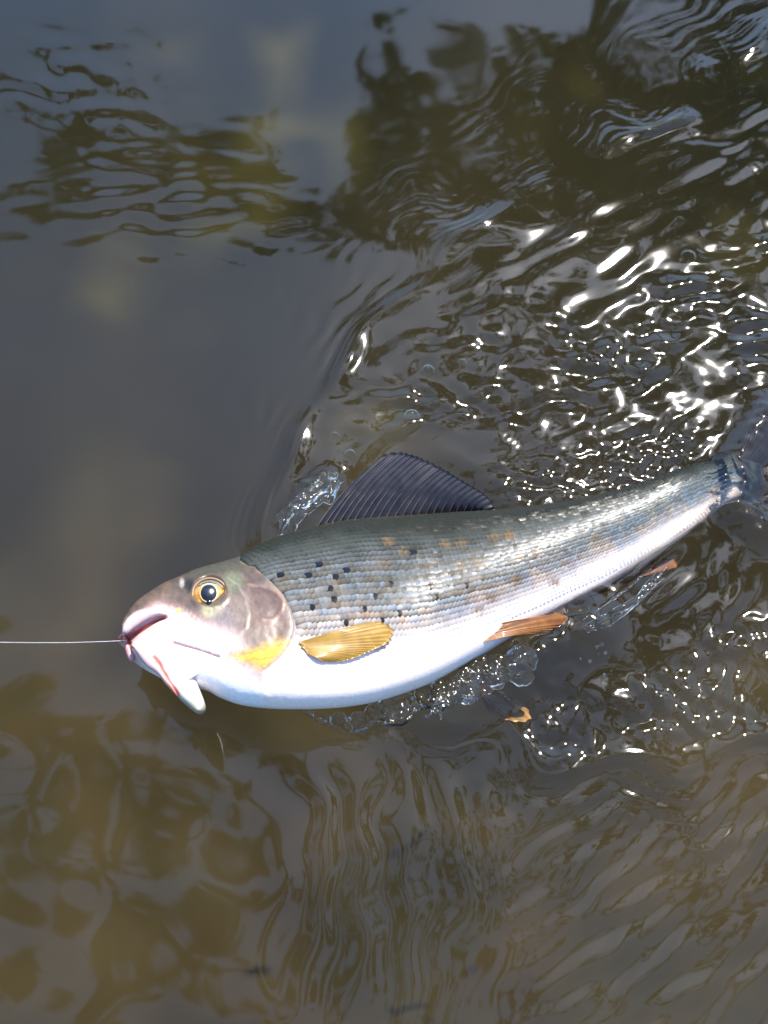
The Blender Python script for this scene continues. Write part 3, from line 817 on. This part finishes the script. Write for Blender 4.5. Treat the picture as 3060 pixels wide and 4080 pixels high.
# ------------------------------------------------------------------ riverbed and banks
def warp_axis(lo, hi, step, out_lo, out_hi, grow=1.16):
    core = np.arange(lo, hi + step / 2, step)
    l = [lo]; d = step
    while l[-1] > out_lo: d *= grow; l.append(l[-1] - d)
    r = [core[-1]]; d = step
    while r[-1] < out_hi: d *= grow; r.append(r[-1] + d)
    return np.concatenate([l[1:][::-1], core, r[1:]])
bx = warp_axis(-0.5, 0.5, 0.012, -70, 70, 1.22); by = warp_axis(-0.6, 0.6, 0.012, -70, 90, 1.14)
X, Y = np.meshgrid(bx, by, indexing='ij')
gb = GRF(0.09, 0.3, 40, 21); gb2 = GRF(1.5, 8, 30, 22)
Zb = -0.52 + 0.008 * gb.height(X, Y) * smooth(8, 2, np.hypot(X, Y)) + 0.02 * gb2.height(X, Y)
Zb = Zb + smooth(3.2, 4.6, Y) * 0.95 + smooth(-3.0, -4.5, Y) * 0.9 + smooth(4, 40, np.abs(Y)) * 0.3
tag(obj('riverbed', mesh_np('riverbed', np.stack([X, Y, Zb], -1), grid_quads(len(bx), len(by))), M_BED), kind='structure')

# ------------------------------------------------------------------ water surface
def XY(pts): return at(np.array([p[0] for p in pts], float), np.array([p[1] for p in pts], float), 0.0)[:, :2]
WAKE_UP = [(1060, 2160), (1110, 2020), (1150, 1880), (1230, 1720), (1400, 1480), (1600, 1200), (1850, 980), (2200, 760), (2600, 520), (2900, 250), (3300, -60)]
WAKE_LO = [(3500, 2900), (3060, 2945), (2700, 2990), (2300, 3010), (2000, 3000), (1800, 3000), (1700, 2940), (1620, 2840), (1500, 2780)]
wx = warp_axis(-0.30, 0.31, 0.00112, -14, 14, 1.14); wy = warp_axis(-0.29, 0.46, 0.00118, -4.0, 3.9, 1.14)
X, Y = np.meshgrid(wx, wy, indexing='ij')
PXW, PYW = proj(np.stack([X, Y, np.zeros_like(X)], -1).reshape(-1, 3)); PXW = PXW.reshape(X.shape); PYW = PYW.reshape(X.shape)
near = smooth(1.1, 0.5, np.hypot(X, Y))
poly = np.vstack([XY(WAKE_UP), XY(WAKE_LO)])
sd_ = seg_dist(X, Y, poly, True) + 0.006 * GRF(0.05, 0.15, 24, 30).height(X, Y) * smooth(0.0, 0.12, X + 0.12)                      # negative inside the wake, metres
up_ = seg_dist(X, Y, XY(WAKE_UP)); lo_ = seg_dist(X, Y, XY(WAKE_LO))
inside = smooth(0.006, -0.012, sd_)
h = np.zeros_like(X)
# slow undulation of the whole river
h += 0.013 * GRF(0.10, 0.30, 36, 31).slope(X, Y)
h += (0.006 + 0.006 * smooth(1500, 2600, PYW)) * GRF(0.035, 0.08, 40, 32).slope(X, Y)
h += 0.006 * GRF(0.5, 2.0, 24, 33).slope(X, Y) + 0.03 * GRF(0.5, 2.0, 24, 33).slope(X, Y) * (1 - near)
wig = GRF(0.03, 0.12, 24, 34).height(X, Y)
amp = np.clip(0.65 + 0.45 * GRF(0.05, 0.2, 24, 35).height(X, Y), 0.1, 1.3)
# capillary ripples riding outside the wake fronts
rip = np.sin(2 * math.pi * (sd_ + 0.0010 * wig) / 0.0052) * 0.0052 / (2 * math.pi)
h += 0.34 * rip * amp * smooth(-0.004, 0.003, sd_) * np.exp(-np.maximum(sd_, 0) / 0.010) * near
rip2 = np.sin(2 * math.pi * (sd_ + 0.004 * wig) / 0.014) * 0.014 / (2 * math.pi)
h += 0.10 * rip2 * amp * smooth(0.0, 0.02, sd_) * np.exp(-np.maximum(sd_ - 0.01, 0) / 0.03) * near * np.clip(smooth(1900, 1500, PYW) + smooth(1500, 1900, PXW), 0, 1)
h += 0.0020 * np.exp(-(sd_ / 0.008)**2) * near * amp
# chop inside the wake: strongest behind the fin and behind the belly, long ripples farther out
zg = np.exp(-(seg_dist(PXW, PYW, [(1650, 1640), (2000, 1560), (2500, 1440), (3100, 1250)]) / 290.0)**2)
zl = smooth(2350, 2600, PYW) * inside
zf = np.exp(-(seg_dist(PXW, PYW, [(2050, 1960), (2400, 1880), (2700, 1790)]) / 120.0)**2)
patch = np.clip(0.75 + 0.55 * GRF(0.04, 0.13, 30, 36).height(X, Y), 0.15, 1.6)
out_r = GRF(0.014, 0.030, 44, 45, ang=R(132), spread=0.22).slope(X, Y) * 0.048 + GRF(0.03, 0.07, 40, 46, ang=R(128), spread=0.5).slope(X, Y) * 0.018
h += out_r * inside * (1 - 0.6 * zg) * (1 - zl) * near * smooth(0.0, -0.03, sd_)
h += 0.085 * np.sin(2 * math.pi * (sd_ + 0.004 * wig) / 0.021) * 0.021 / 6.28 * amp * inside * (1 - zl) * (1 - 0.8 * np.minimum(1, zg * 1.3)) * np.exp(sd_ / 0.06) * near
ch = 0.050 * GRF(0.022, 0.05, 50, 37, ang=R(125), spread=0.7).slope(X, Y)
ch = ch + 0.115 * GRF(0.011, 0.024, 70, 38, ang=R(104), spread=0.5).slope(X, Y) * patch
ch = ch + 0.026 * GRF(0.005, 0.009, 70, 39, ang=R(105), spread=0.7).slope(X, Y) * patch
h += 1.25 * ch * inside * np.clip(zg + 0.75 * zl, 0, 1) * near
h += 1.35 * zl * near * (0.10 * GRF(0.007, 0.018, 70, 47).slope(X, Y) * patch + 0.03 * GRF(0.005, 0.008, 50, 48).slope(X, Y) * patch)
h += zf * near * 0.17 * GRF(0.005, 0.014, 60, 49, ang=R(100), spread=0.6).slope(X, Y)
# diagonal ripples, lower right
dr = smooth(1700, 2500, PXW) * smooth(2950, 3250, PYW) * near
h += 0.125 * GRF(0.010, 0.024, 40, 40, ang=R(128), spread=0.22).slope(X, Y) * dr
# curved bands, lower middle
cx, cy = XY([(900, 3500)])[0]
rr = np.hypot(X - cx, (Y - cy) * 0.55)
cb = smooth(950, 1350, PXW) * smooth(2250, 1750, PXW) * smooth(2950, 3150, PYW) * near
h += 0.105 * np.sin(2 * math.pi * (rr + 0.003 * wig) / 0.021) * 0.021 / 6.28 * cb
lb = smooth(1500, 900, PXW) * smooth(2900, 3100, PYW) * near
h += 0.026 * GRF(0.025, 0.07, 30, 41, ang=R(60), spread=0.7).slope(X, Y) * lb
# small dancing ripples, upper left
ul = np.exp(-(((PXW - 650) / 420)**2 + ((PYW - 860) / 230)**2))
h += 0.055 * GRF(0.012, 0.03, 36, 42, ang=R(85), spread=0.45).slope(X, Y) * ul * near
ul = np.exp(-(((PXW - 350) / 260)**2 + ((PYW - 330) / 200)**2))
h += 0.06 * GRF(0.016, 0.04, 36, 43, ang=R(60), spread=0.6).slope(X, Y) * ul * near
# the surface is held down under the spread fin, swells where it piles up before it
fp = seg_dist(PXW, PYW, [(1249, 2114), (1318, 2012), (1398, 1919), (1464, 1856), (1530, 1813), (1583, 1801), (1703, 1836), (1815, 1899), (1928, 1968), (1985, 2041)], True)
inf = smooth(90, -30, fp)
h = h * (1 - 0.9 * inf) - 0.0008 * inf
hump = np.exp(-(seg_dist(PXW, PYW, [(1180, 2060), (1230, 1990), (1300, 1930)]) / 60.0)**2)
h += hump * (0.004 + 0.30 * GRF(0.004, 0.009, 60, 55).slope(X, Y) + 0.15 * GRF(0.009, 0.02, 40, 56).slope(X, Y))
# water heaped along the belly and over the tail root
hb = np.exp(-(seg_dist(PXW, PYW, [(1750, 2800), (1950, 2700), (2150, 2600), (2350, 2480)]) / 90.0)**2)
h += 0.007 * hb + 0.26 * hb * GRF(0.008, 0.022, 50, 44).slope(X, Y)
tr_ = np.exp(-(seg_dist(PXW, PYW, [(3060, 1650), (2940, 1840), (2950, 1930), (2930, 2020), (3060, 2120)]) / 60.0)**2)
h += tr_ * (0.006 + 0.30 * GRF(0.005, 0.013, 60, 57).slope(X, Y))
Zt = h
nxw, nyw = X.shape
top = np.stack([X, Y, Zt], -1).reshape(-1, 3)
qt = grid_quads(nxw, nyw)
# close the body of water: skirt and floor
per = np.concatenate([np.arange(nxw) * nyw, (nxw - 1) * nyw + np.arange(1, nyw), np.arange(nxw - 2, -1, -1) * nyw + nyw - 1, np.arange(nyw - 2, 0, -1)])
low = top[per].copy(); low[:, 2] = -1.2
nb = len(top); k = np.arange(len(per)); k2 = (k + 1) % len(per)
sk = np.stack([per[k], nb + k, nb + k2, per[k2]], -1)
cen = nb + len(per)
V = np.vstack([top, low, [[0, 0, -1.2]]])
fl = np.stack([nb + k2, nb + k, np.full(len(k), cen), np.full(len(k), cen)], -1)
fme = mesh_np('river_water', V, np.vstack([qt, sk]))
bm = bmesh.new(); bm.from_mesh(fme); bm.verts.ensure_lookup_table()
bm.faces.new([bm.verts[nb + i] for i in range(len(per))])
bm.verts.remove(bm.verts[cen])
bmesh.ops.recalc_face_normals(bm, faces=bm.faces)
bm.to_mesh(fme); bm.free()
wat = obj('river_water', fme, M_WATER); tag(wat, kind='structure')

# ------------------------------------------------------------------ splashes
def ball(c_, r, sq=1.0, nr=7, ns=10):
    a = np.linspace(0.0, math.pi, nr)[:, None]; b_ = np.arange(ns)[None] * 2 * math.pi / ns
    V = np.stack([np.sin(a) * np.cos(b_), np.sin(a) * np.sin(b_), np.cos(a) * sq + 0 * b_], -1) * r + c_
    return V.reshape(-1, 3), grid_quads(nr, ns, 0, True)
def splash(name, strands, balls, label, seed, vox=0.0006, rough=0.0003):
    """threads and drops of water fused into one lump of clear water, then ruffled"""
    Vs, Qs, off = [], [], 0
    for (pts, z, r, n) in strands:
        q_ = resample(np.array(pts, float), n)
        s_ = np.linspace(0, 1, n)
        zz = np.array([z(t) if callable(z) else z for t in s_]) + np.convolve(g.normal(0, 0.0012, n), np.ones(5) / 5, 'same')
        rr_ = r * np.clip(1 + 0.22 * np.convolve(g.normal(0, 1, n), np.ones(4) / 2.4, 'same'), 0.45, 2.2) * (0.35 + 0.65 * np.sin(math.pi * np.clip(s_, 0.04, 0.96))**0.5)
        V, Q = tube(at(q_[:, 0], q_[:, 1], zz), rr_, 8)
        k0 = len(V); V = np.vstack([V, V[:8].mean(0), V[-8:].mean(0)])
        cap = [(k0, (i + 1) % 8, i, i) for i in range(8)] + [(k0 + 1, k0 - 8 + i, k0 - 8 + (i + 1) % 8, k0 - 8 + (i + 1) % 8) for i in range(8)]
        Vs.append(V); Qs += [tuple(f) for f in (Q + off).tolist()] + [tuple(dict.fromkeys(a + off for a in f)) for f in cap]; off += len(V)
    for (x, y, z, r, sq) in balls:
        V, Q = ball(at(np.array(float(x)), np.array(float(y)), z), r, sq)
        Vs.append(V); Qs += (Q + off).tolist(); off += len(V)
    me0 = bpy.data.meshes.new(name + '_raw'); me0.from_pydata(np.vstack(Vs).tolist(), [], Qs)
    o = bpy.data.objects.new(name + '_raw', me0); COL.objects.link(o)
    md = o.modifiers.new('fuse', 'REMESH'); md.mode = 'VOXEL'; md.voxel_size = vox
    md2 = o.modifiers.new('relax', 'SMOOTH'); md2.factor = 0.5; md2.iterations = 22
    bpy.context.view_layer.update()
    dg = bpy.context.evaluated_depsgraph_get()
    me = bpy.data.meshes.new_from_object(o.evaluated_get(dg)); me.name = name
    bpy.data.objects.remove(o); bpy.data.meshes.remove(me0)
    co = np.empty(len(me.vertices) * 3, np.float32); me.vertices.foreach_get('co', co); co = co.reshape(-1, 3).astype(float)
    no = np.empty(len(me.vertices) * 3, np.float32); me.vertices.foreach_get('normal', no); no = no.reshape(-1, 3)
    f = GRF(0.003, 0.010, 40, seed).height(co[:, 0] + co[:, 2] * 0.6, co[:, 1] - co[:, 2] * 0.4)
    co += no * (f * rough)[:, None]
    me.vertices.foreach_set('co', co.astype(np.float32).ravel())
    me.polygons.foreach_set('use_smooth', np.ones(len(me.polygons), bool)); me.update()
    me.materials.clear()
    o = obj(name, me, M_SPLASH); tag(o, label, 'splash')
    return o
g = np.random.default_rng(5)
st, ba = [], []
for k in range(6):
    o_ = g.normal(0, 14, (4, 2)); w_ = (k - 2.5) * 1.9 * np.array([7.0, 6.0])
    st.append((np.array([(1115, 2150), (1165, 2065), (1240, 1985), (1335, 1915)]) + o_ + w_, lambda t: 0.002 + 0.007 * math.sin(math.pi * t), 0.0019, 40))
for k in range(7):
    t = g.random(); ba.append((1130 + 220 * t + g.normal(0, 32), 2130 - 220 * t + g.normal(0, 32), 0.003 + 0.005 * g.random(), 0.002 + 0.006 * g.random(), 0.32))
splash('water_splash', st, ba, 'clear ruffled hump of water pushed up before the dorsal fin', 51, 0.0006, 0.00012)
st, ba = [], []
st.append(([(1195, 2826), (1262, 2868), (1330, 2893), (1400, 2908), (1460, 2902), (1495, 2876)], 0.014, 0.0014, 60))
st.append(([(1230, 2832), (1300, 2858), (1375, 2868), (1410, 2850), (1425, 2832)], 0.015, 0.0011, 50))
st.append(([(1495, 2876), (1545, 2884), (1600, 2882), (1635, 2856), (1652, 2812), (1640, 2776), (1600, 2768), (1550, 2782), (1510, 2805), (1490, 2840), (1495, 2876)], 0.014, 0.0016, 110))
st.append(([(1420, 2836), (1440, 2856), (1495, 2876)], 0.014, 0.0013, 26))
st.append(([(1300, 2858), (1345, 2880), (1400, 2905)], 0.014, 0.0010, 26))
st.append(([(1525, 2795), (1560, 2775), (1625, 2780)], 0.016, 0.0012, 24))
st.append(([(1530, 2860), (1550, 2800), (1600, 2790)], 0.015, 0.0008, 24))
for (x_, y_, r_) in ((1570, 2826, 0.0088), (1430, 2872, 0.0055), (1350, 2868, 0.0045), (1490, 2835, 0.005)): ba.append((x_, y_, 0.0125, r_, 0.28))
for k in range(9): ba.append((1390 + 260 * g.random(), 2838 + g.normal(0, 18), 0.013 + 0.003 * g.random(), 0.0006 + 0.0009 * g.random(), 1.0))
splash('water_splash', st, ba, 'glassy sheet of water with bubble rims peeling off the white belly', 52, 0.0005, 0.0001)
st, ba = [], []
for k in range(10):
    x0, y0 = 1640 + 120 * g.random(), 2755 + 36 * g.normal()
    w_ = g.normal(0, 22, (5, 2)); e_ = g.uniform(0.5, 1.0)
    st.append((np.array([(x0, y0 + 30), (x0 + 80 * e_, y0 + 10), (x0 + 180 * e_, y0 - 35), (x0 + 290 * e_, y0 - 75), (x0 + 400 * e_, y0 - 120)]) + w_, lambda t: 0.011 - 0.006 * t, 0.0021, 50))
for k in range(16):
    t = g.random(); ba.append((1670 + 440 * t + g.normal(0, 25), 2800 - 170 * t + g.normal(0, 42), 0.004 + 0.006 * g.random(), 0.002 + 0.0075 * g.random(), 0.28))
splash('water_splash', st, ba, 'foaming clear splash behind the belly around the pelvic fins', 53, 0.0007, 0.00015)
st, ba = [], []
for k in range(6):
    x0, y0 = 2280 + 120 * g.random(), 2490 + 20 * g.normal()
    st.append(([(x0, y0), (x0 + 90, y0 - 45 + 10 * g.normal()), (x0 + 190, y0 - 115 + 12 * g.normal()), (x0 + 300, y0 - 210 + 15 * g.normal())], 0.0025, 0.0010, 44))
for k in range(24): ba.append((2250 + 200 * g.random(), 2560 + 60 * g.normal(), 0.002, 0.0008 + 0.001 * g.random(), 0.7))
splash('water_splash', st, ba, 'thin wrinkled threads of water trailing along the submerged anal fin', 54, 0.0006, 0.0001)
st, ba = [], []
for k in range(10):
    x0 = 2740 + 110 * g.random(); y0 = 1850 + 18 * k
    st.append(([(x0, y0 + 14), (x0 + 50, y0 - 4 + 6 * g.normal()), (x0 + 110, y0 - 22 + 6 * g.normal())], lambda t: 0.0055 - 0.004 * t, 0.0006, 24))
splash('water_splash', st, ba, 'thin film of bright water washing over the root of the tail', 58, 0.0004, 0.0001)

# ------------------------------------------------------------------ bubbles
M_BUB, n_, out_ = mat('bubble_film')
lw = node(n_, 'LayerWeight', Blend=0.25)
tp = node(n_, 'BsdfTransparent'); tp.inputs[0].default_value = (0.96, 0.96, 0.92, 1); gl = node(n_, 'BsdfGlossy', Roughness=0.04); mx = node(n_, 'MixShader')
mp = node(n_, 'Math', operation='MULTIPLY'); mp.inputs[1].default_value = 0.16
n_.links.new(lw.outputs['Fresnel'], mp.inputs[0]); n_.links.new(mp.outputs[0], mx.inputs[0]); n_.links.new(tp.outputs[0], mx.inputs[1]); n_.links.new(gl.outputs[0], mx.inputs[2]); n_.links.new(mx.outputs[0], out_.inputs['Surface'])
def bubble_mesh():
    V = []; nr, ns = 9, 24
    for i in range(nr):
        a = 0.04 + (math.pi * 0.55) * i / (nr - 1)
        for j in range(ns):
            V.append((math.sin(a) * math.cos(2 * math.pi * j / ns), math.sin(a) * math.sin(2 * math.pi * j / ns), math.cos(a)))
    return mesh_np('bubble', np.array(V), grid_quads(nr, ns, 0, True))
bme = bubble_mesh(); bme.materials.append(M_BUB)
def zsurf(x, y):
    i = int(np.clip(np.searchsorted(wx, x), 1, len(wx) - 1)); j = int(np.clip(np.searchsorted(wy, y), 1, len(wy) - 1))
    return float(Zt[i, j])
for (x, y, r) in [(1335, 1738, 20), (1395, 1812, 26), (1640, 1660, 40), (1840, 1450, 26), (2505, 1125, 26), (2740, 1030, 40), (1705, 1480, 34)]:
    p = at(np.array(float(x)), np.array(float(y)), 0.0)
    o = obj('bubble', bme); o.location = (p[0], p[1], zsurf(p[0], p[1]) - 0.0004); s_ = r * mmpx * 1.05; o.scale = (s_, s_, s_ * 0.8)
    tag(o, 'small clear bubble floating in the glittering wake behind the dorsal fin', 'bubble', 'bubbles in the wake')

# ------------------------------------------------------------------ bank trees mirrored in the water
M_BARK = simple('grey_bark', (0.09, 0.07, 0.05), 0.9, 0, (9, (0.16, 0.13, 0.10)))
def leaf_material(name, c):
    m, n, out = mat(name)
    d = node(n, 'BsdfDiffuse'); d.inputs[0].default_value = (*c, 1)
    t = node(n, 'BsdfTranslucent'); t.inputs[0].default_value = (c[0] * 1.2, c[1] * 1.3, c[2] * 0.6, 1)
    mx = node(n, 'MixShader'); mx.inputs[0].default_value = 0.3
    n.links.new(d.outputs[0], mx.inputs[1]); n.links.new(t.outputs[0], mx.inputs[2]); n.links.new(mx.outputs[0], out.inputs['Surface'])
    return m
M_LEAF = leaf_material('alder_leaf', (0.045, 0.075, 0.02))
def bank_tree(label, foot, top, clumps, seed, leaves=1300, lsize=0.11):
    g = np.random.default_rng(seed)
    root = empty('alder_tree', foot); foot = np.array(foot); top = np.array(top)
    tag(root, label, 'tree', 'alders on the far bank')
    bmv, bmq, off = [], [], 0
    trunkpath = resample(np.array([foot - [0, 0, 0.3], foot * 0.66 + top * 0.34 + [0.12, 0.1, 0], foot * 0.33 + top * 0.67, top]), 24)
    Vt, Qt = tube(trunkpath - foot, np.linspace(0.16, 0.05, 24), 10)
    bmv.append(Vt); bmq.append(Qt); off += len(Vt)
    cpos = np.array([c_[:3] for c_ in clumps]); dtop = np.linalg.norm(cpos - top, axis=1)
    for ci, (cx_, cy_, cz_, r) in enumerate(clumps):
        c_ = cpos[ci]
        # a limb grows on from the nearest clump that lies nearer the trunk
        cand = np.vstack([top[None], cpos[dtop < dtop[ci] - 1e-6]])
        st = cand[np.argmin(np.linalg.norm(cand - c_, axis=1))]
        pth = resample(np.array([st, st * 0.5 + c_ * 0.5 + [0, 0, 0.06], c_]), 14) - foot
        Vt, Qt = tube(pth, np.linspace(0.026, 0.006, 14), 7); bmv.append(Vt); bmq.append(Qt + off); off += len(Vt)
    obj('trunk', mesh_np('trunk', np.vstack(bmv), np.vstack(bmq)), M_BARK, root)
    LV = []
    for (cx_, cy_, cz_, r) in clumps:
        n = int(leaves * (r / 0.5)**2)
        sub = g.normal(0, 0.72 * r, (12, 3)) * [1, 1, 0.8]
        for k in range(n):
            p = np.array([cx_, cy_, cz_]) + sub[g.integers(12)] + g.normal(0, 0.20 * r, 3) * [1, 1, 0.8] - foot
            a = g.normal(0, 1, 3); a /= np.linalg.norm(a); b_ = np.cross(a, g.normal(0, 1, 3)); b_ /= np.linalg.norm(b_)
            s = lsize * g.uniform(0.6, 1.2)
            LV.append([p - a * s * 0.5, p + b_ * s * 0.3, p + a * s * 0.5, p - b_ * s * 0.3])
    LV = np.array(LV).reshape(-1, 3)
    obj('crown', mesh_np('crown', LV, np.arange(len(LV)).reshape(-1, 4), False), M_LEAF, root)
def cl(rows, r=1.0): return [(x, y, z, rr * r) for x, y, z, rr in rows]
bank_tree('broad alder on the far bank with a wide leafy crown over the water', (1.4, 6.4, 0.5), (1.3, 5.4, 4.2),
          cl([(-1.6, 4.3, 3.85, .32), (-1.17, 4.35, 4.05, .34), (-.68, 4.25, 4.2, .34), (-.18, 4.3, 4.35, .30), (.12, 4.4, 3.9, .28), (.45, 4.2, 3.95, .34), (.7, 4.3, 3.55, .22), (.95, 4.4, 3.45, .28),
              (1.2, 4.3, 3.95, .38), (.95, 4.2, 4.4, .34), (.45, 4.3, 4.6, .34), (1.5, 4.4, 3.3, .28), (1.7, 4.2, 3.7, .38), (1.5, 4.3, 4.45, .38), (1.95, 4.3, 4.3, .4), (1.95, 4.3, 5.0, .3), (.9, 4.4, 5.1, .24), (.35, 4.3, 5.0, .2), (2.4, 4.4, 3.8, .4), (.8, 4.5, 5.6, .22), (1.55, 4.5, 5.4, .24), (2.3, 4.5, 5.6, .26)]), 61)
bank_tree('leaning alder on the far bank with a long limb reaching over the river', (-3.3, 4.2, 0.5), (-3.1, 2.2, 4.8),
          cl([(-1.64, 1.0, 5.2, .30), (-1.21, 1.23, 5.3, .34), (-1.24, .47, 5.2, .30), (-.84, .79, 5.3, .30), (-.64, 1.35, 5.2, .28), (-.4, 1.0, 5.3, .24), (-1.65, 1.5, 5.1, .26), (-.91, .27, 5.3, .25), (-.38, .37, 5.4, .20), (.05, .9, 5.3, .14), (.26, .58, 5.4, .18), (-2.9, 1.8, 5.0, .4)], 0.82), 62)
bank_tree('tall alder on the far bank with drooping outer branches', (3.4, 4.3, 0.5), (3.0, 3.4, 5.2),
          cl([(1.79, 2.3, 5.2, .38), (1.61, 1.8, 5.2, .38), (1.2, 1.65, 5.3, .28), (1.35, 2.1, 5.3, .28), (1.5, .3, 5.3, .22), (.9, .6, 5.4, .16), (.6, 1.1, 5.3, .15), (1.25, 1.0, 5.3, .18), (1.5, .7, 5.3, .15), (.45, .5, 5.4, .12), (1.0, .25, 5.4, .14), (2.4, 2.4, 5.0, .4), (2.7, 3.0, 5.0, .45), (.9, 2.9, 5.2, .24), (1.0, 2.3, 5.2, .26), (1.7, 2.75, 5.2, .22), (2.3, 2.9, 5.2, .3), (.5, 2.6, 5.3, .16), (2.3, 3.6, 5.2, .22), (.85, 3.5, 5.2, .18)]), 63)
